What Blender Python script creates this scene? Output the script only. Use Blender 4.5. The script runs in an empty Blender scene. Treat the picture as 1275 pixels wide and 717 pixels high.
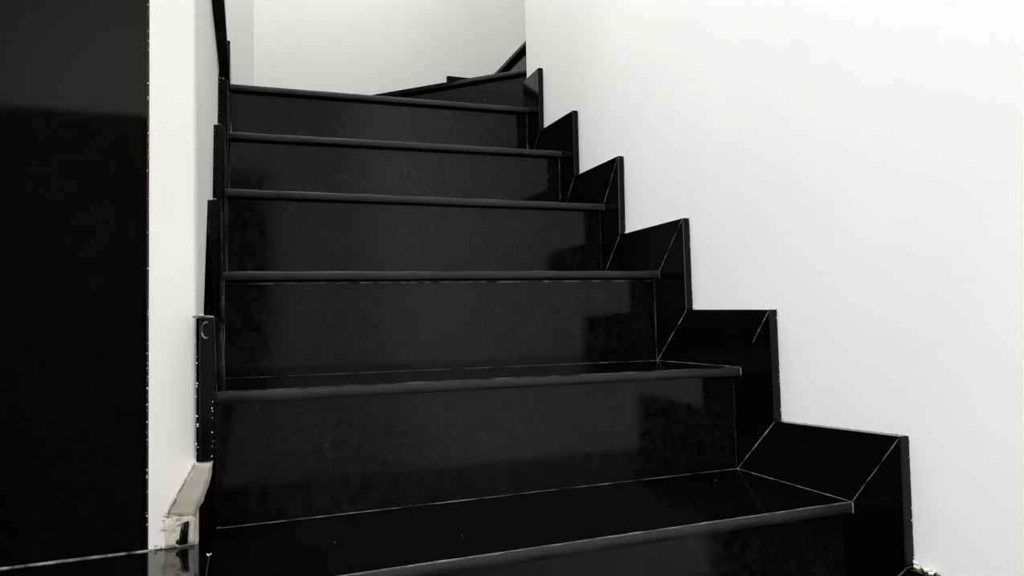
import bpy, bmesh, math, random
from mathutils import Vector, Matrix
random.seed(7)
S = bpy.context.scene
COL = S.collection

# ---------------------------------------------------------------- camera
F = Vector((0.35282996, 0.93446692, 0.04777658))
R = Vector((0.93567858, -0.3521439, -0.02236684))
U = Vector((0.00407684, -0.05259522, 0.99860759))
cd = bpy.data.cameras.new('camera')
cd.sensor_fit = 'HORIZONTAL'; cd.sensor_width = 36.0
cd.lens = 873.459 / 1275.0 * 36.0
cd.clip_start = 0.02
cam = bpy.data.objects.new('camera', cd); COL.objects.link(cam)
m = Matrix((R, U, -F)).transposed().to_4x4()
m.translation = Vector((-0.79854, -0.77279, 0.26490))
cam.matrix_world = m
S.camera = cam

# ---------------------------------------------------------------- light and exposure
w = bpy.data.worlds.new('world'); S.world = w; w.use_nodes = True
w.node_tree.nodes['Background'].inputs[0].default_value = (0.95, 0.97, 1.0, 1)
w.node_tree.nodes['Background'].inputs[1].default_value = 0.15
S.view_settings.view_transform = 'Standard'; S.view_settings.look = 'None'
S.view_settings.gamma = 1; S.view_settings.use_curve_mapping = False
S.view_settings.exposure = 0.0

def area(name, loc, rot, sx, sy, watts, col=(0.985, 0.99, 1.0)):
    l = bpy.data.lights.new(name, 'AREA'); l.shape = 'RECTANGLE'; l.size = sx; l.size_y = sy
    l.energy = watts; l.color = col
    o = bpy.data.objects.new(name, l); COL.objects.link(o); o.location = loc; o.rotation_euler = rot
    return o
CEIL = 3.05
area('hall_fill_light', (-1.60, -0.95, CEIL - 0.06), (0, 0, 0), 1.3, 1.7, 30)  # added overhead fill for the hall and the right wall
area('stair_fill_light', (-0.42, 1.0, CEIL - 0.06), (0, 0, 0), 0.5, 0.7, 23)  # added fill that brightens the back wall
area('side_fill_light', (-2.375, -1.75, 1.05), (0, -math.pi / 2, 0), 1.5, 2.3, 26.5, (0.96, 0.985, 1.0))  # added side fill that evens out the right wall

# ---------------------------------------------------------------- materials
def lin(c): return tuple(((v / 12.92) if v <= 0.04045 else ((v + 0.055) / 1.055) ** 2.4) for v in [x / 255 for x in c])

def new_mat(name):
    mt = bpy.data.materials.new(name); mt.use_nodes = True
    nt = mt.node_tree; b = nt.nodes['Principled BSDF']
    return mt, nt, b
def noise(nt, scale, detail=3, rough=0.5, vec=None):
    n = nt.nodes.new('ShaderNodeTexNoise'); n.inputs['Scale'].default_value = scale
    n.inputs['Detail'].default_value = detail; n.inputs['Roughness'].default_value = rough
    if vec is None:
        vec = nt.nodes.new('ShaderNodeTexCoord').outputs['Object']
    nt.links.new(vec, n.inputs['Vector']); return n
def ramp(nt, fac, stops):
    r = nt.nodes.new('ShaderNodeValToRGB'); e = r.color_ramp.elements
    while len(e) < len(stops): e.new(0.5)
    for k, (p, c) in enumerate(stops):
        e[k].position = p; e[k].color = (*c, 1) if len(c) == 3 else c
    nt.links.new(fac, r.inputs['Fac']); return r
def bump(nt, b, h, strength, dist):
    n = nt.nodes.new('ShaderNodeBump'); n.inputs['Strength'].default_value = strength
    n.inputs['Distance'].default_value = dist
    nt.links.new(h, n.inputs['Height']); nt.links.new(n.outputs['Normal'], b.inputs['Normal'])

def granite(name, base=0.0016, dust=0.010, rough=0.14, spec=0.42, speck=0.03, mottle=0.0):
    mt, nt, b = new_mat(name)
    big = noise(nt, 9, 5, 0.62)
    r1 = ramp(nt, big.outputs['Fac'], [(0.42, (base,) * 3), (0.72, (base + dust, base + dust * .97, base + dust))])
    fine = noise(nt, 420, 2, 0.7)
    r2 = ramp(nt, fine.outputs['Fac'], [(0.66, (0, 0, 0)), (0.80, (speck,) * 3)])
    patch = noise(nt, 22, 2, 0.5)
    r3 = ramp(nt, patch.outputs['Fac'], [(0.45, (0.15,) * 3), (0.7, (1, 1, 1))])
    if mottle:
        mo = noise(nt, 60, 4, 0.6)
        r4 = ramp(nt, mo.outputs['Fac'], [(0.36, (0, 0, 0)), (0.68, (mottle, mottle * .96, mottle * 1.04))])
        a2 = nt.nodes.new('ShaderNodeMix'); a2.data_type = 'RGBA'; a2.blend_type = 'ADD'; a2.inputs['Factor'].default_value = 1
        nt.links.new(r1.outputs['Color'], a2.inputs['A']); nt.links.new(r4.outputs['Color'], a2.inputs['B']); src = a2.outputs['Result']
    else: src = r1.outputs['Color']
    mu = nt.nodes.new('ShaderNodeMix'); mu.data_type = 'RGBA'; mu.blend_type = 'MULTIPLY'; mu.inputs['Factor'].default_value = 1
    nt.links.new(r2.outputs['Color'], mu.inputs['A']); nt.links.new(r3.outputs['Color'], mu.inputs['B'])
    ad = nt.nodes.new('ShaderNodeMix'); ad.data_type = 'RGBA'; ad.blend_type = 'ADD'; ad.inputs['Factor'].default_value = 1
    nt.links.new(src, ad.inputs['A']); nt.links.new(mu.outputs['Result'], ad.inputs['B'])
    nt.links.new(ad.outputs['Result'], b.inputs['Base Color'])
    rr = ramp(nt, (mo if mottle else big).outputs['Fac'], [(0.3, (rough * .7,) * 3), (0.75, (rough * 1.7,) * 3)])
    nt.links.new(rr.outputs['Color'], b.inputs['Roughness'])
    b.inputs['Specular IOR Level'].default_value = spec
    return mt
def plaster(name, col, rough=0.75, bs=0.15, dirt=None, scale=30, dist=0.002):
    mt, nt, b = new_mat(name)
    n = noise(nt, 3.0, 4, 0.55)
    c2 = dirt or tuple(v * 0.965 for v in col)
    r = ramp(nt, n.outputs['Fac'], [(0.35, c2), (0.65, col)])
    nt.links.new(r.outputs['Color'], b.inputs['Base Color'])
    b.inputs['Roughness'].default_value = rough
    b.inputs['Specular IOR Level'].default_value = 0.25
    g = noise(nt, scale, 6, 0.6); bump(nt, b, g.outputs['Fac'], bs, dist)
    return mt
def plain(name, col, rough=0.5, metal=0, emit=0):
    mt, nt, b = new_mat(name)
    n = noise(nt, 14, 4, 0.6)
    r = ramp(nt, n.outputs['Fac'], [(0.3, tuple(v * .88 for v in col)), (0.7, col)])
    nt.links.new(r.outputs['Color'], b.inputs['Base Color'])
    b.inputs['Roughness'].default_value = rough; b.inputs['Metallic'].default_value = metal
    if emit:
        b.inputs['Emission Color'].default_value = (1, .98, .95, 1); b.inputs['Emission Strength'].default_value = emit
    return mt
def grout_mat(name, hi, lo):
    mt, nt, b = new_mat(name)
    n = noise(nt, 38, 5, 0.7)
    r = ramp(nt, n.outputs['Fac'], [(0.40, lo), (0.60, hi)])
    nt.links.new(r.outputs['Color'], b.inputs['Base Color']); b.inputs['Roughness'].default_value = 0.85
    b.inputs['Specular IOR Level'].default_value = 0.1
    return mt

M = dict(
    tread=granite('black_granite_tread', base=.0005, rough=0.12, dust=0.0006, speck=0.008, spec=.12),
    landing=granite('black_granite_landing', base=.0006, rough=0.06, dust=0.0008, speck=0.010, spec=.62),
    riser=granite('black_granite_riser', base=.0006, rough=0.10, dust=0.0015, speck=0.02, spec=.225, mottle=.0062),
    tile=granite('black_granite_skirting', base=.0005, rough=0.08, dust=0.0006, speck=0.008, spec=.2),
    panel=granite('black_granite_panel', base=.0004, rough=0.045, dust=0.0006, speck=0.03, spec=.36, mottle=.001),
    edge=granite('honed_granite_edge', base=0.010, rough=0.38, dust=0.014, speck=0.02, spec=.35),
    tile_edge=granite('honed_skirting_edge', base=0.001, rough=0.3, dust=0.005, speck=0.03, spec=.14),
    strip=granite('dull_black_strip', base=0.001, rough=0.6, dust=0.004, speck=0.01, spec=.08),
    right=plaster('white_wall_paint', lin((240, 240, 240)), bs=0.05),
    left=plaster('rough_white_plaster', lin((233, 232, 229)), bs=0.35, scale=18, dist=0.004, dirt=lin((225, 223, 219))),
    back=plaster('offwhite_back_wall', lin((234, 233, 230)), bs=0.05, dirt=lin((230, 229, 225))),
    mortar=plaster('grey_white_mortar', lin((236, 233, 226)), bs=0.8, scale=160, dist=0.004, dirt=lin((196, 190, 176))),
    wedge=plaster('worn_plaster', lin((222, 217, 206)), bs=0.6, scale=90, dist=0.003, dirt=lin((190, 183, 168))),
    grout=grout_mat('pale_grout', lin((150, 148, 144)), lin((38, 38, 38))),
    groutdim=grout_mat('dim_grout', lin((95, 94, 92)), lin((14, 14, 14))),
    worn_highlight=grout_mat('worn_edge_highlight', lin((125, 122, 118)), lin((70, 69, 67))),  # highlight along the nose put into the colour, with some wear
    groutfaint=grout_mat('faint_grout', lin((60, 59, 58)), lin((6, 6, 6))),
    bed=plain('grey_joint_mortar', lin((112, 110, 106)), 0.9),
    core=plain('concrete', lin((90, 88, 84)), 0.9),
    floor=plain('pale_hall_floor', lin((170, 166, 158)), 0.45),
    ceil=plain('white_ceiling', lin((240, 240, 238)), 0.9),
    wood=plain('dark_door_wood', lin((38, 28, 22)), 0.5),
    metal=plain('brushed_metal', (0.6, 0.6, 0.6), 0.3, 1),
    lamp=plain('fill_glow', (0.9, 0.9, 0.9), 0.6, 0, 2.5),  # glowing face of the added ceiling lights and the added window
)

# ---------------------------------------------------------------- helpers
def link(name, bm, mat, parent=None, smooth=False):
    bmesh.ops.recalc_face_normals(bm, faces=bm.faces[:])
    me = bpy.data.meshes.new(name); bm.to_mesh(me); bm.free()
    o = bpy.data.objects.new(name, me); COL.objects.link(o)
    for x in (mat if isinstance(mat, (list, tuple)) else [mat]): me.materials.append(x)
    if parent: o.parent = parent
    if smooth:
        for p in me.polygons: p.use_smooth = True
    return o
def hexa(bm, b, t, bev=0.0, seg=2):
    """solid between two loops of equal length (bottom b, top t)"""
    vb = [bm.verts.new(p) for p in b]; vt = [bm.verts.new(p) for p in t]
    n = len(b); fs = [bm.faces.new(vb), bm.faces.new(vt)]
    for i in range(n): fs.append(bm.faces.new((vb[i], vb[(i + 1) % n], vt[(i + 1) % n], vt[i])))
    if bev:
        es = list({e for f in fs for e in f.edges})
        bmesh.ops.bevel(bm, geom=es, offset=bev, segments=seg, affect='EDGES', profile=0.6)
TH = 0.0152      # tread slab thickness
def box(bm, lo, hi, bev=0.0, seg=2):
    x0, y0, z0 = lo; x1, y1, z1 = hi
    hexa(bm, [(x0, y0, z0), (x1, y0, z0), (x1, y1, z0), (x0, y1, z0)], [(x0, y0, z1), (x1, y0, z1), (x1, y1, z1), (x0, y1, z1)], bev, seg)
def prism_x(bm, poly, x0, x1, bev=0.0):
    hexa(bm, [(x0, y, z) for y, z in poly], [(x1, y, z) for y, z in poly], bev, 1)
def shrink(poly, d):
    cx = sum(p[0] for p in poly) / len(poly); out = []
    n = len(poly)
    area2 = sum(poly[i][0] * poly[(i + 1) % n][1] - poly[(i + 1) % n][0] * poly[i][1] for i in range(n))
    s = 1 if area2 > 0 else -1
    for i in range(n):
        p0 = Vector(poly[i - 1]); p1 = Vector(poly[i]); p2 = Vector(poly[(i + 1) % n])
        e1 = (p1 - p0).normalized(); e2 = (p2 - p1).normalized()
        n1 = Vector((-e1.y, e1.x)) * s; n2 = Vector((-e2.y, e2.x)) * s
        b = (n1 + n2); b = b / max(0.3, (1 + n1.dot(n2)))
        q = p1 + b * d; out.append((q.x, q.y))
    return out
def ribbon(bm, a, b, wdt, nrm, lift=0.0004, step=0.02, jit=0.45, gaps=0.0, wob=0.0004):
    """uneven raised bead of grout along a-b lying on a face with normal nrm"""
    a = Vector(a); b = Vector(b); nrm = Vector(nrm).normalized(); d = (b - a); L = d.length; d.normalize()
    side = d.cross(nrm).normalized(); k = max(2, int(L / step)); prev = None
    for i in range(k + 1):
        c = a + d * (L * i / k) + side * random.uniform(-wob, wob)
        hw = wdt * 0.5 * (1 + random.uniform(-jit, jit))
        if random.random() < gaps: hw *= 0.15
        cur = [bm.verts.new(c - side * hw - nrm * 0.001), bm.verts.new(c - side * hw * .7 + nrm * lift), bm.verts.new(c + side * hw * .7 + nrm * lift), bm.verts.new(c + side * hw - nrm * 0.001)]
        if prev:
            for q in range(3): bm.faces.new((prev[q], prev[q + 1], cur[q + 1], cur[q]))
        prev = cur
def blob(bm, c, r, sq=(1, 1, 1)):
    g = bmesh.ops.create_icosphere(bm, subdivisions=1, radius=r)
    for v in g['verts']:
        k = random.uniform(0.65, 1.25)
        v.co = Vector((v.co.x * sq[0] * k + c[0], v.co.y * sq[1] * k + c[1], v.co.z * sq[2] * k + c[2]))
def empty(name, loc):
    o = bpy.data.objects.new(name, None); COL.objects.link(o); o.location = loc; return o
def struct(o, label=None, cat=None):
    o['kind'] = 'structure'
    if label: o['label'] = label
    if cat: o['category'] = cat
    return o
def tag(o, label, cat, group=None):
    o['label'] = label; o['category'] = cat
    if group: o['group'] = group
    return o

# ---------------------------------------------------------------- measured stair data
XL = -0.837      # left end of treads / face of left skirting
XW = -0.857      # left wall plane
XR = 0.016       # right wall plane
N_ = 0.018       # nosing overhang
TH = 0.0152      # tread slab thickness
SK = 0.100
#   nosing y, z at right end, z at left end
Y = {-5: -1.175, -4: -0.94, -3: -0.705, -2: -0.47, -1: -0.235, 0: 0.0, 1: 0.2306, 2: 0.4758, 3: 0.7069, 4: 0.9341, 5: 1.160}
ZR = {-5: -.9, -4: -.72, -3: -.54, -2: -.36, -1: -0.180, 0: 0.0, 1: 0.1773, 2: 0.3632, 3: 0.5411, 4: 0.7227, 5: 0.9087}
ZL = {-5: -.9, -4: -.72, -3: -.54, -2: -.36, -1: -0.180, 0: 0.0003, 1: 0.181, 2: 0.358, 3: 0.5389, 4: 0.7125, 5: 0.898}
POUT = {0: (-0.0837, 0.1038), 1: (0.1529, 0.2755), 2: (0.3868, 0.4606), 3: (0.6328, 0.6405), 4: (0.8633, 0.8143), 5: (1.085, 1.0056)}
PIN = {-1: (-0.083, -0.0649), 0: (0.152, 0.0945), 1: (0.3849, 0.2811), 2: (0.6355, 0.4584), 3: (0.8638, 0.6404), 4: (1.088, 0.8191)}
FLOOR = -1.08
YEND = 1.215     # end of the right wall, where the winders start
YB = 1.86        # back wall

# ---------------------------------------------------------------- setting
def slab(name, lo, hi, mat, bev=0.0, label=None, cat=None, parent=None):
    bm = bmesh.new(); box(bm, lo, hi, bev)
    o = link(name, bm, mat, parent)
    if not parent: struct(o, label, cat)
    return o
slab('floor', (-0.86, -4.1, FLOOR - 0.1), (0.016, 1.3, FLOOR), M['floor'], label='pale lower floor at the foot of the steps')
slab('floor_landing', (-2.4, -4.1, -TH), (-0.8425, 0.2484, 0.0), M['landing'], 0.0, label='polished black granite landing floor in front of the tall black panel')
slab('wall_below', (-0.95, -4.1, FLOOR - 0.1), (-0.8455, Y[0], -TH - .001), M['back'])
slab('ceiling', (-2.5, -4.2, CEIL), (2.2, 2.1, CEIL + 0.1), M['ceil'])
slab('wall_right', (XR, -4.1, FLOOR - 0.1), (0.110, YEND, CEIL), M['right'], 0.003, label='smooth bright white wall rising to the right of the black steps')
slab('wall_back', (-1.0, YB, 0.5), (2.1, YB + 0.1, CEIL), M['back'], label='off-white wall behind the top of the stair')
slab('wall_far', (-2.5, -4.2, FLOOR - 0.1), (0.2, -4.1, CEIL), M['back'])
slab('wall_side', (-2.5, -4.1, FLOOR - 0.1), (-2.4, 0.19, CEIL), M['back'])
slab('wall_upper', (2.1, 1.215, 0.5), (2.2, YB, CEIL), M['back'])
slab('wall_landing', (0.112, 1.10, 0.5), (2.1, 1.214, CEIL), M['back'])
# left wall mass: narrow white end face + long side face; softly rounded plaster arris
bm = bmesh.new()
hexa(bm, [(x, y, -0.0) for x, y in ((-2.4, .2), (-.9115, .2), (-.9115, .187), (XW, .187), (XW, YB), (-2.4, YB))], [(x, y, CEIL) for x, y in ((-2.4, .2), (-.9115, .2), (-.9115, .187), (XW, .187), (XW, YB), (-2.4, YB))])
es = [e for e in bm.edges if all(abs(v.co.x - XW) < 1e-4 and abs(v.co.y - 0.187) < 1e-4 for v in e.verts)]
bmesh.ops.bevel(bm, geom=es, offset=0.006, segments=4, affect='EDGES', profile=0.5)
struct(link('wall_left', bm, M['left']), 'narrow white plastered wall end between black panel and stair')
# canted strip in the back left corner
bm = bmesh.new()
hexa(bm, [(XW - .01, 1.62, .5), (-0.7745, YB - .001, .5), (XW - .01, YB - .001, .5)], [(XW - .01, 1.62, CEIL), (-0.7745, YB - .001, CEIL), (XW - .01, YB - .001, CEIL)])
struct(link('trim_1', bm, M['back']), 'slightly greyer narrow upright strip in the back left corner')
# made-up door behind the camera, placed for the dark reflections in the stone
d = slab('added_door_1', (-2.3, -4.098, .002), (-0.62, -4.06, 1.70), M['wood'], 0.003, label='added dark wooden double door behind the viewpoint, for the reflections')
for x0, x1 in ((-2.26, -1.48), (-1.44, -0.66)):
    for z0, z1 in ((0.12, 0.75), (0.85, 1.6)):
        bm = bmesh.new(); box(bm, (x0 + .1, -4.062, z0), (x1 - .1, -4.05, z1), 0.004); link('added_door_panel', bm, M['wood'], d)
bm = bmesh.new(); box(bm, (-1.40, -4.062, 0.62), (-1.38, -4.01, 0.64), .003); box(bm, (-1.40, -4.025, 0.62), (-1.30, -4.01, 0.64), .003)
link('added_door_handle', bm, M['metal'], d)

wn = struct(empty('fill_window_1', (-2.4, -1.75, 1.05)), 'added wide frosted window behind the viewpoint, for even fill light')  # invented window, carries the side fill for the right wall
bm = bmesh.new()
for a in ((0, -1.2, -.8, .04, -1.15, .8), (0, 1.15, -.8, .04, 1.2, .8), (0, -1.15, -.8, .04, 1.15, -.75), (0, -1.15, .75, .04, 1.15, .8), (0, -.025, -.75, .04, .025, .75)): box(bm, a[:3], a[3:], .002)
link('fill_window_frame', bm, M['metal'], wn)
for y0, y1 in ((-1.15, -.025), (.025, 1.15)):
    bm = bmesh.new(); box(bm, (.004, y0, -.75), (.012, y1, .75)); link('fill_window_pane', bm, M['lamp'], wn)

# added ceiling lamps, unseen, put in to light the hall and stair walls
def fill_lamp(x, y, sx, sy, label):
    e = tag(empty('fill_lamp', (x, y, CEIL)), label, 'lamp')
    bm = bmesh.new()
    for a in ((-sx/2-.03, -sy/2-.03, -.05, sx/2+.03, -sy/2, 0), (-sx/2-.03, sy/2, -.05, sx/2+.03, sy/2+.03, 0), (-sx/2-.03, -sy/2, -.05, -sx/2, sy/2, 0), (sx/2, -sy/2, -.05, sx/2+.03, sy/2, 0)):
        box(bm, a[:3], a[3:], .002)
    link('frame', bm, M['metal'], e)
    bm = bmesh.new(); box(bm, (-sx/2, -sy/2, -.03), (sx/2, sy/2, 0)); link('diffuser', bm, M['lamp'], e)
fill_lamp(-1.60, -0.95, 1.3, 1.7, 'added wide ceiling fill light over the hall behind the viewpoint')
fill_lamp(-0.42, 1.0, 0.5, 0.7, 'added smaller ceiling fill light over the top of the stair')

# ---------------------------------------------------------------- staircase
stair = tag(empty('staircase', (-0.41, 0.0, FLOOR)), 'black polished granite staircase with pale grout lines turning right at the top', 'staircase')
off = Vector(stair.location)
def sp(name, bm, mat, parent=None, smooth=False):
    """part of the staircase, meshed in world coordinates"""
    base = parent or stair
    o = link(name, bm, mat, base, smooth)
    if parent is None: o.location = -off
    return o

# concrete core under the cladding, stops short of every face
bm = bmesh.new()
for i in range(-5, 6):
    y1 = Y[i + 1] + N_ + .02 if i < 5 else 1.30
    zt = min(ZR[i], ZL[i]) - TH - .001
    box(bm, (XL + .003, Y[i] + N_ + .021, FLOOR + .001), (-.001, y1, zt))
sp('core', bm, M['core'])

XLEFT = -2.38
def tread(i, xl, xr, zl, zr, y1, label=None):
    y0 = Y[i]
    bm = bmesh.new()
    hexa(bm, [(xl, y0, zl - TH), (xr, y0, zr - TH), (xr, y1, zr - TH), (xl, y1, zl - TH)],
             [(xl, y0, zl), (xr, y0, zr), (xr, y1, zr), (xl, y1, zl)], 0.0012, 2)
    t = sp('tread', bm, M['tread'])
    # honed front edge: a thin strip, proud by half a millimetre, slightly wavy
    bm = bmesh.new(); n = 24; rows = []
    for k in range(n + 1):
        f = k / n; x = xl + (xr - xl) * f; z = zl + (zr - zl) * f
        wv = 0.0004 * math.sin(k * 1.7 + i) + random.uniform(-.0002, .0002)
        prof = [(0.0024, 0.0002), (0.0004, -0.0003), (-0.0010, -0.0014), (-0.0011, -TH + .0014), (0.0, -TH + .0004)]
        rows.append([bm.verts.new((x, y0 + a + wv, z + b)) for a, b in prof])
    for k in range(n):
        for q in range(4): bm.faces.new((rows[k][q], rows[k + 1][q], rows[k + 1][q + 1], rows[k][q + 1]))
    e = sp('nosing_edge', bm, M['edge'], t, True)
    e['label'] = 'duller grey front edge of the step'
    return t
def riser(i, xl, xr, zb_l, zb_r, zt_l, zt_r):
    yf = Y[i] + N_
    bm = bmesh.new()
    hexa(bm, [(xl, yf, zb_l + .0012), (xr, yf, zb_r + .0012), (xr, yf + .02, zb_r + .0012), (xl, yf + .02, zb_l + .0012)],
             [(xl, yf, zt_l - TH - .0008), (xr, yf, zt_r - TH - .0008), (xr, yf + .02, zt_r - TH - .0008), (xl, yf + .02, zt_l - TH - .0008)], 0.0006, 1)
    return sp('riser', bm, M['riser'])
treads = {}
for i in range(-5, 6):
    y1 = Y[i + 1] + N_ + .002 if i < 5 else 1.2
    xl = XL + .0004
    if i == 5:
        # winder below: trapezoid running to the back wall
        bm = bmesh.new()
        pl = [(XL, Y[5]), (-.0006, Y[5]), (-.0006, 1.28), (-.004, 1.36), (-.32, 1.66), (XL, YB - .002)]
        zf = lambda x: ZR[5] + (ZL[5] - ZR[5]) * (x / XL)
        hexa(bm, [(x, y, zf(x) - TH) for x, y in pl], [(x, y, zf(x)) for x, y in pl], 0.0012, 2)
        t = sp('tread', bm, M['tread'])
        bm = bmesh.new(); rows = []
        for k in range(25):
            x = XL + (-.0006 - XL) * k / 24; z = zf(x)
            rows.append([bm.verts.new((x, Y[5] + a, z + b)) for a, b in [(0.0024, 0.0002), (0.0004, -0.0003), (-0.0010, -0.0014), (-0.0011, -TH + .0014), (0.0, -TH + .0004)]])
        for k in range(24):
            for q in range(4): bm.faces.new((rows[k][q], rows[k + 1][q], rows[k + 1][q + 1], rows[k][q + 1]))
        e = sp('nosing_edge', bm, M['edge'], t, True); e['label'] = 'duller grey front edge of the step'
    elif i <= 0:
        t = tread(i, -0.8422, -.0006, ZL[i], ZR[i], y1)
    else:
        t = tread(i, xl, -.0006, ZL[i], ZR[i], y1)
    treads[i] = t
    if i > -5:
        riser(i, (XL + .0006 if i > 1 else (XW + .001 if i == 1 else -.8425)), -.0008, ZL[i - 1], ZR[i - 1], ZL[i], ZR[i])
bm = bmesh.new(); box(bm, (-.8422, Y[-5] + N_, FLOOR + .001), (-.0008, Y[-5] + N_ + .02, ZR[-5] - TH - .001), .0006, 1); sp('riser', bm, M['riser'])

# winders G and H, turning about the end of the right wall
def winder(p0, p1, z, poly, riser_bottom):
    """nosing from p0 (pivot) to p1, tread polygon behind it, riser below"""
    bm = bmesh.new()
    hexa(bm, [(x, y, z - TH) for x, y in poly], [(x, y, z) for x, y in poly], 0.0012, 2)
    t = sp('tread', bm, M['tread'])
    a = Vector((*p0, 0)); b = Vector((*p1, 0)); d = (b - a).normalized()
    n = Vector((d.y, -d.x, 0)) ;
    c = Vector((sum(x for x, y in poly) / len(poly), sum(y for x, y in poly) / len(poly), 0))
    if (c - a).dot(n) > 0: n = -n           # n points out of the step
    bm = bmesh.new(); rows = []
    for k in range(13):
        q = a + (b - a) * k / 12
        rows.append([bm.verts.new((q.x + n.x * o, q.y + n.y * o, z + h)) for o, h in [(-.002, .0002), (-.0003, -.0006), (.0012, -.0022), (.0014, -TH + .003), (0, -TH + .0008)]])
    for k in range(12):
        for q in range(4): bm.faces.new((rows[k][q], rows[k + 1][q], rows[k + 1][q + 1], rows[k][q + 1]))
    e = sp('nosing_edge', bm, M['edge'], t, True); e['label'] = 'duller grey front edge of the step'
    # riser
    bm = bmesh.new(); q0 = a - n * N_; q1 = b - n * N_; r0 = q0 - n * .02; r1 = q1 - n * .02
    hexa(bm, [(v.x, v.y, riser_bottom + .001) for v in (q0, q1, r1, r0)], [(v.x, v.y, z - TH - .001) for v in (q0, q1, r1, r0)], .0006, 1)
    sp('riser', bm, M['riser'])
    return t
ZG, ZH, ZI = 1.08, 1.26, 1.44
winder((0.062, 1.274), (-0.50, 1.8113), ZG, [(0.062, 1.274), (0.165, 1.217), (0.165, 1.8585), (-0.555, 1.8585)], ZR[5])
winder((0.1265, 1.2165), (0.1315, 1.8585), ZH, [(0.1265, 1.2165), (0.44, 1.2165), (0.44, 1.8585), (0.1315, 1.8585)], ZG)
winder((0.42, 1.2165), (0.42, 1.8585), ZI, [(0.42, 1.2165), (0.74, 1.2165), (0.74, 1.8585), (0.42, 1.8585)], ZH)

# grout lines and painted nose highlights, sub-parts of the treads
def grout(parent, segs, mat='grout', **kw):
    bm = bmesh.new()
    for s in segs: ribbon(bm, *s, **kw)
    o = sp('grout_line', bm, M[mat], parent); o['label'] = 'thin pale uneven line of grout or painted nose highlight'
    return o
for i in range(0, 5):
    yb = Y[i + 1] + N_
    strong = i == 0
    grout(treads[i], [((XW + .001 if i == 0 else XL, yb - .0006, ZL[i]), (-.0008, yb - .0006, ZR[i]), 0.0024 if strong else .0018, (0, 0, 1))], 'grout' if i < 2 else 'groutdim', gaps=.12)
    # line along the right skirting
    grout(treads[i], [((-.0007, Y[i] + .001, ZR[i]), (-.0007, yb, ZR[i]), 0.0022, (0, 0, 1)), ((-.0007, Y[i] - .0016, ZR[i] - .001), (-.0007, Y[i] - .0016, ZR[i] - TH), .0026, (0, -1, 0))], 'grout' if i < 2 else 'groutdim', gaps=.15)
# pale highlight painted along the two lowest noses, together with wear chips
grout(treads[0], [((-.8418, -.0002, .0004), (-.002, -.0002, .0001), .0016, (0, -.5, 1))], 'worn_highlight', lift=.0006, jit=.6)
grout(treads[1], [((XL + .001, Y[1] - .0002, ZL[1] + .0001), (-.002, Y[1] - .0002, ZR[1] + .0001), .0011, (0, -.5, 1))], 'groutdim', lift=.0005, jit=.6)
bm = bmesh.new()
for x, y, rr in ((-.8440, .138, .0011), (-.8425, .134, .0015), (-.8403, .137, .0012), (-.70, .12, .0008), (-.55, .08, .0008), (-.09, .19, .0008), (-.12, .17, .0007)): blob(bm, (x, y, .0008), rr, (1, 1, .5))
o = sp('dust_crumb', bm, M['mortar'], treads[0]); o['kind'] = 'stuff'
# little cross of grout at the left joint of the lowest full tread
grout(treads[0], [((-.8430, .215, ZL[0]), (-.8430, .249, ZL[0]), .0016, (0, 0, 1))], 'groutdim', gaps=.35)
grout(treads[0], [((-.8430, .2470, .002), (-.8430, .2470, .016), .0016, (0, -1, 0))], 'grout', gaps=0.1)
# pale joint under the nosing of the third visible step
grout(treads[2], [((XL + .004, Y[2] + N_ - .0005, ZL[2] - TH - .004), (-.01, Y[2] + N_ - .0005, ZR[2] - TH - .0045), .0026, (0, -1, 0))], 'grout', gaps=.25)
# vertical joints beside the risers
for i, mt in ((1, 'groutfaint'), (2, 'groutdim'), (3, 'groutfaint'), (4, 'grout'), (5, 'grout')):
    yf = Y[i] + N_
    grout(treads[i], [((-.0016, yf - .0004, ZR[i - 1] + .002), (-.0016, yf - .0004, ZR[i] - TH), .0016, (0, -1, 0))], mt, gaps=.2)
for i, mt in ((2, 'grout'), (3, 'groutdim'), (4, 'groutdim'), (5, 'groutdim')):
    yf = Y[i] + N_
    grout(treads[i], [((XL + .0016, yf - .0004, ZL[i - 1] - (.012 if i == 2 else 0)), (XL + .0016, yf - .0004, ZL[i] - TH), .0020 if i == 2 else .0014, (0, -1, 0))], mt, gaps=.15)

# ---------------------------------------------------------------- right skirting
def crumbs(bm, pts, x0, x1, dens, r):
    for a, b in zip(pts[:-1], pts[1:]):
        L = math.hypot(b[0] - a[0], b[1] - a[1])
        for k in range(int(L * dens)):
            t = random.random()
            blob(bm, (random.uniform(x0, x1), a[0] + (b[0] - a[0]) * t, a[1] + (b[1] - a[1]) * t), random.uniform(.4, 1) * r)
prof = []
for i in range(0, 6):
    prof += [PIN[i - 1], POUT[i]]
end_top = (YEND - .006, 1.0040)
bedpoly = [(PIN[-1][0] - .22, PIN[-1][1])] + prof + [end_top, (YEND - .006, .93)]
bedpoly += [(Y[5] + .03, ZR[5] - .01)]
for i in range(4, -2, -1):
    bedpoly += [(Y[i + 1] + N_ + .018, ZR[i] - .02), (Y[i] + .03, ZR[i] - .02)]
bedpoly += [(Y[-1] - .08, ZR[-1] - .02)]
bm = bmesh.new()
prism_x(bm, shrink(bedpoly, .0016), .0022, XR - .0006)
bmesh.ops.triangulate(bm, faces=[f for f in bm.faces if len(f.verts) > 4])
base_r = struct(link('baseboard_right', bm, M['bed']), 'stepped black granite skirting climbing the right white wall')
def skirt_tile(poly, x0, x1, parent, mat, front=True):
    bm = bmesh.new(); q = shrink(poly, .0006)
    prism_x(bm, q, x0, x1, .0007)
    return link('skirting_tile', bm, mat, parent)
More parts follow.
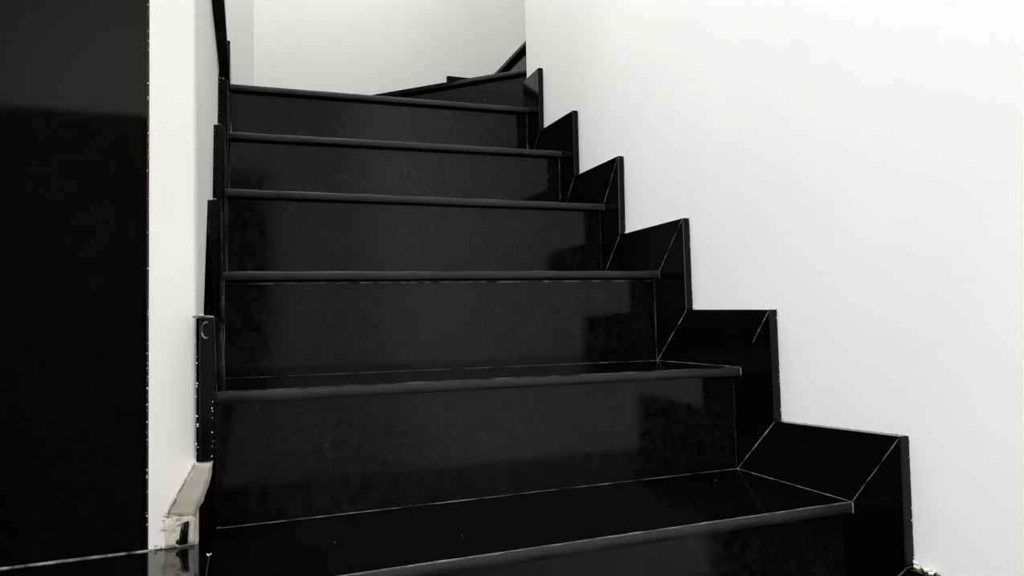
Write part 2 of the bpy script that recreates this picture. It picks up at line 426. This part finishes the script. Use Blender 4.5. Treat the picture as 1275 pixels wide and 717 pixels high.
for i in range(-1, 6):
    N = (Y[i], ZR[i])
    if i >= 0:
        ic = (Y[i] + N_, ZR[i - 1])
        skirt_tile([ic, PIN[i - 1], POUT[i], N, (Y[i] + N_ + .012, ZR[i]), (Y[i] + N_ + .012, ZR[i - 1])], 0, XR, base_r, M['tile'])
    if i < 5:
        ic2 = (Y[i + 1] + N_, ZR[i])
        po = POUT[i] if i >= 0 else (Y[-1] - .08, -.066)
        skirt_tile([N, po, PIN[i], ic2], 0, XR, base_r, M['tile'])
skirt_tile([(Y[5], ZR[5]), POUT[5], end_top, (YEND - .006, ZR[5])], 0, XR, base_r, M['tile'])
# honed front edges of the upright tiles
for i in range(0, 6):
    y = POUT[i][0]; y2 = PIN[i - 1][0]
    bm = bmesh.new(); n = 8; rows = []
    for k in range(n + 1):
        f = k / n; yy = y2 + (y - y2) * f; z = PIN[i - 1][1] + (POUT[i][1] - PIN[i - 1][1]) * f
        z = min(max(z, PIN[i - 1][1] + .002), POUT[i][1] - .0006)
        rows.append([bm.verts.new((x, yy + o, z)) for x, o in ((.0004, .0012), (.0022, -.0001), (XR - .004, .0001), (XR - random.uniform(.0002, .0028), .0012))])
    for k in range(n):
        for q in range(3): bm.faces.new((rows[k][q], rows[k + 1][q], rows[k + 1][q + 1], rows[k][q + 1]))
    o = link('tile_edge', bm, M['tile_edge'], base_r); o['label'] = 'dull front edge of an upright skirting tile'
# mitre and corner grout on the tile faces
bm = bmesh.new()
for i in range(-1, 6):
    wd = .0018
    if i >= 0:
        ribbon(bm, (0, Y[i] + N_, ZR[i - 1]), (0, PIN[i - 1][0], PIN[i - 1][1] - .002), wd, (-1, 0, 0), lift=.0003)
        f0 = 0 if i in (0, 2, 3) else .45
        a = Vector((0, Y[i], ZR[i])); b = Vector((0, POUT[i][0], POUT[i][1])); b = a + (b - a) * .97
        if i in (0, 1, 2, 3): ribbon(bm, a + (b - a) * f0, b, wd if i < 2 else .0014, (-1, 0, 0), lift=.0003)
o = link('grout_line', bm, M['grout'], base_r); o['label'] = 'thin pale slanting mitre joints'
# crumbly white mortar along the wall
bm = bmesh.new()
for i in range(0, 6):
    crumbs(bm, [(PIN[i - 1][0] - .001, PIN[i - 1][1]), (POUT[i][0] - .001, POUT[i][1])], XR - .003, XR - .0005, 180, .0012)
    nx = PIN[i] if i < 5 else end_top
    crumbs(bm, [(POUT[i][0], POUT[i][1] + .0002), (nx[0], nx[1] + .0002)], XR - .002, XR, 110, .0010)
    crumbs(bm, [(PIN[i - 1][0] - .006, PIN[i - 1][1] + .002), (PIN[i - 1][0] + .0, PIN[i - 1][1] + .006)], XR - .003, XR, 500, .0022)
crumbs(bm, [(PIN[-1][0] - .035, PIN[-1][1] + .001), (PIN[-1][0], PIN[-1][1] + .004)], XR - .012, XR, 700, .0035)
o = link('mortar', bm, M['mortar'], base_r, True); o['kind'] = 'stuff'; o['label'] = 'crumbs of whitish mortar along the skirting edge'

# ---------------------------------------------------------------- left skirting
LO = {1: (0.158, 0.280), 2: (0.421, 0.468), 3: (0.640, 0.648), 4: (0.865, 0.812), 5: (1.088, 0.985)}   # outer top corner of each upright tile
bm = bmesh.new()
lp = [(LO[1][0], .104), LO[1], (LO[2][0], LO[1][1]), LO[2], (LO[3][0], LO[2][1]), LO[3], (LO[4][0], LO[3][1]), LO[4], (LO[5][0], LO[4][1]), LO[5],
      (1.40, LO[5][1]), (1.40, ZL[5] + .001), (Y[5] + N_, ZL[5] + .001), (Y[5] + N_, ZL[4]), (Y[4] + N_, ZL[4]), (Y[4] + N_, ZL[3]), (Y[3] + N_, ZL[3]), (Y[3] + N_, ZL[2]), (Y[2] + N_, ZL[2]), (Y[2] + N_, ZL[1]), (Y[1] + N_, ZL[1]), (Y[1] + N_, .104)]
prism_x(bm, shrink(lp, .0016), XW + .0006, XL - .0022)
bmesh.ops.triangulate(bm, faces=[f for f in bm.faces if len(f.verts) > 4])
base_l = struct(link('baseboard_left', bm, M['bed']), 'stepped black granite skirting on the white wall left of the stair')
for i in range(1, 6):
    y0, zt = LO[i]; zb = .104 if i == 1 else LO[i - 1][1]
    zi = ZL[i]
    if i == 1: poly = [(y0, zb), (y0, zt), (Y[1] , zi), (Y[1] + N_, zi), (Y[1] + N_, zb)]
    else: poly = [(Y[i] + N_, ZL[i - 1]), (y0, zb), (y0, zt), (Y[i], zi), (Y[i] + N_, zi)]
    skirt_tile(poly, XW, XL, base_l, M['tile'])
    bm = bmesh.new(); n = 8; rows = []
    for k in range(n + 1):
        z = zb + .001 + (zt - zb - .002) * k / n
        rows.append([bm.verts.new((x, y0 + o + random.uniform(-.0002, .0002), z)) for x, o in ((XW + .003, .0006), (XW + .005, .0), (XL - .0022, -.0001), (XL - .0004, .0012))])
    for k in range(n):
        for q in range(3): bm.faces.new((rows[k][q], rows[k + 1][q], rows[k + 1][q + 1], rows[k][q + 1]))
    o = link('tile_edge', bm, M['tile_edge'], base_l); o['label'] = 'dull front edge of an upright skirting tile'
    ye = (LO[i + 1][0], zt) if i < 5 else (1.40, zt)
    yb_ = (Y[i + 1] + N_, zi) if i < 5 else (1.40, zi)
    skirt_tile([(Y[i], zi), (y0, zt), ye, yb_], XW, XL, base_l, M['tile'])
# low upright tile behind the worn plaster, beside the lowest riser
skirt_tile([(.206, .001), (.206, .103), (Y[1] + N_ - .001, .103), (Y[1] + N_ - .001, .001)], XW, XL, base_l, M['tile'])
bm = bmesh.new()
for i in range(1, 6):
    y0, zt = LO[i]
    ribbon(bm, (XL, Y[i], ZL[i]), (XL, y0 + .004, zt - .002), .0014, (1, 0, 0), lift=.0003)
# bright line on top corner of first tile and bead on its front face
ribbon(bm, (XW - .004, LO[1][0] - .0005, LO[1][1] - .001), (XL, LO[1][0] - .0005, LO[1][1] - .001), .003, (0, -1, 0), step=.004)
pts = [(XW + .011 + .0045 * math.cos(a), LO[1][0] - .0006, LO[1][1] - .017 + .010 * math.sin(a)) for a in [math.radians(q) for q in range(60, 330, 30)]]
for a, b in zip(pts[:-1], pts[1:]): ribbon(bm, a, b, .0018, (0, -1, 0), step=.004)
o = link('grout_line', bm, M['grout'], base_l); o['label'] = 'thin pale joints and a curl of grout on the tiles'
bm = bmesh.new()
for i in range(1, 6):
    y0, zt = LO[i]; zb = .104 if i == 1 else LO[i - 1][1]
    crumbs(bm, [(y0, zb), (y0, zt)], XW - .001, XW + .0025, 120, .0013)
    crumbs(bm, [(y0 - .002, zt + .001), (y0 + .004, zt + .001)], XW - .003, XL - .008, 900, .0014)
crumbs(bm, [(LO[1][0], .104), (LO[1][0], .2)], XL - .003, XL, 90, .0010)
crumbs(bm, [(1.085, .99), (1.085, .90)], XL - .001, XL + .001, 160, .0010)
o = link('mortar', bm, M['mortar'], base_l, True); o['kind'] = 'stuff'; o['label'] = 'crumbs of whitish mortar along the skirting edge'

# worn plaster haunch under the lowest left tile, with its broken end block
bm = bmesh.new()
def quad_strip(bm, A, B, n, amp):
    """sloping face from edge A (two pts) to edge B (two pts), noisy"""
    rows = []
    for i in range(n + 1):
        f = i / n; l = Vector(A[0]).lerp(Vector(B[0]), f); r = Vector(A[1]).lerp(Vector(B[1]), f)
        l = l + Vector((-.0015 * math.sin(f * math.pi), 0, 0)) ; r = r + Vector((.004 * math.sin(f * math.pi), 0, 0))
        row = []
        for j in range(5):
            p = l.lerp(r, j / 4); p += Vector((random.uniform(-amp, amp), random.uniform(-amp, amp), random.uniform(-amp, amp)))
            row.append(p)
        rows.append(row)
    return rows
rows = quad_strip(bm, [(-.8585, .160, .104), (-.8395, .160, .102)], [(-.8932, .182, .041), (-.8596, .182, .0345)], 14, .0007)
def solidify(bm, rows, dy):
    n = len(rows); c = len(rows[0])
    fr = [[bm.verts.new(p) for p in r] for r in rows]
    bk = [[bm.verts.new((p.x, dy, p.z)) for p in r] for r in rows]
    for g in (fr, bk):
        for i in range(n - 1):
            for j in range(c - 1): bm.faces.new((g[i][j], g[i][j + 1], g[i + 1][j + 1], g[i + 1][j]))
    for i in range(n - 1):
        bm.faces.new((fr[i][0], fr[i + 1][0], bk[i + 1][0], bk[i][0])); bm.faces.new((fr[i][-1], fr[i + 1][-1], bk[i + 1][-1], bk[i][-1]))
    for j in range(c - 1):
        bm.faces.new((fr[0][j], fr[0][j + 1], bk[0][j + 1], bk[0][j])); bm.faces.new((fr[-1][j], fr[-1][j + 1], bk[-1][j + 1], bk[-1][j]))
solidify(bm, rows, .205)
h = link('plaster_haunch', bm, M['wedge'], base_l, True); h['label'] = 'worn beige plaster slope below the lowest left tile'
bm = bmesh.new()
rows = []
for i in range(7):
    f = i / 6; z = .0365 + (.001 - .0365) * f
    rows.append([Vector((-.8935 + .0335 * (j / 6) + random.uniform(-.0008, .0008), .1815 + random.uniform(-.0015, .0015) + .001 * f, z + (random.uniform(-.0012, .0012) if i else 0))) for j in range(7)])
solidify(bm, rows, .205)
h = link('plaster_end', bm, M['mortar'], base_l, True); h['label'] = 'chipped whitish end of the plaster below the tile'
# dark broken socket in it
bm = bmesh.new()
hexa(bm, [(-.8790, .1790, .003), (-.8680, .1790, .003), (-.8680, .1850, .003), (-.8790, .1850, .003)], [(-.8745, .1790, .029), (-.8665, .1790, .031), (-.8665, .1850, .031), (-.8745, .1850, .029)], .0012, 1)
blob(bm, (-.8700, .1805, .026), .0042, (1, .35, 1.2)); blob(bm, (-.8755, .1805, .008), .0050, (1.1, .35, .9))
h = link('broken_hole', bm, M['tile'], base_l, True); h['label'] = 'dark hole in the chipped end'
bm = bmesh.new()
for k in range(40): blob(bm, (random.uniform(-.895, -.877), .1830, random.uniform(.020, .042)), random.uniform(.0014, .0036), (1.3, .45, 1))
for k in range(8): blob(bm, (random.uniform(-.905, -.893), .1850, random.uniform(.001, .005)), random.uniform(.0012, .0026))
for k in range(24):
    f = k / 24; blob(bm, (-.8595 - .0325 * f, .159 + .022 * f, .104 - .063 * f), random.uniform(.0010, .0020))
h = link('mortar', bm, M['wedge'], base_l, True); h['kind'] = 'stuff'; h['label'] = 'beige mortar crumbs on the chipped end'

# thin black stone strip running level along the left wall near the top
bm = bmesh.new(); rows = []
for k in range(31):
    y = .30 + (1.078 - .30) * k / 30
    bow = .0022 * math.sin(k / 30 * math.pi * 1.3)
    rows.append([Vector((XW + .0005, y, .855 + bow)), Vector((XL + .0005, y, .855 + bow * .6)), Vector((XL + .001, y, .869)), Vector((XW + .0005, y, .869))])
vr = [[bm.verts.new(p) for p in r] for r in rows]
for k in range(30):
    for q in range(4): bm.faces.new((vr[k][q], vr[k][(q + 1) % 4], vr[k + 1][(q + 1) % 4], vr[k + 1][q]))
bm.faces.new(vr[0]); bm.faces.new(vr[-1])
struct(link('trim_2', bm, M['strip']), 'slim black edging strip on the left wall at the top of the photo')

# back-wall skirting behind the winders
bm = bmesh.new(); box(bm, (-.062, YB - .014, ZG + .001), (.120, YB - .0005, 1.2345), .001, 1)
base_b = struct(link('baseboard_back', bm, M['tile']), 'short black skirting tile against the back wall behind the winding steps')

# ---------------------------------------------------------------- tall black panel on the left
bm = bmesh.new()
n = 60; zt = CEIL - .002
pl = [(-2.38, .186, .001), (-.9125, .186, .001), (-.9125, .1995, .001), (-2.38, .1995, .001)]
hexa(bm, pl, [(x, y, zt) for x, y, z in pl], .0012, 2)
panel = tag(link('wall_panel', bm, M['panel']), 'tall polished black granite wall panel standing left of the white wall end', 'wall panel')
bm = bmesh.new()
crumbs(bm, [(.1865, .01), (.1865, .95)], -.9135, -.9115, 150, .0012)
o = link('mortar', bm, M['mortar'], panel, True); o['kind'] = 'stuff'

bm = bmesh.new(); ribbon(bm, (-2.38, .1835, 0), (-.905, .1835, 0), .0048, (0, 0, 1), lift=.0012)
o = link('grout_line', bm, M['grout'], panel); o['label'] = 'pale uneven grout along the foot of the panel'
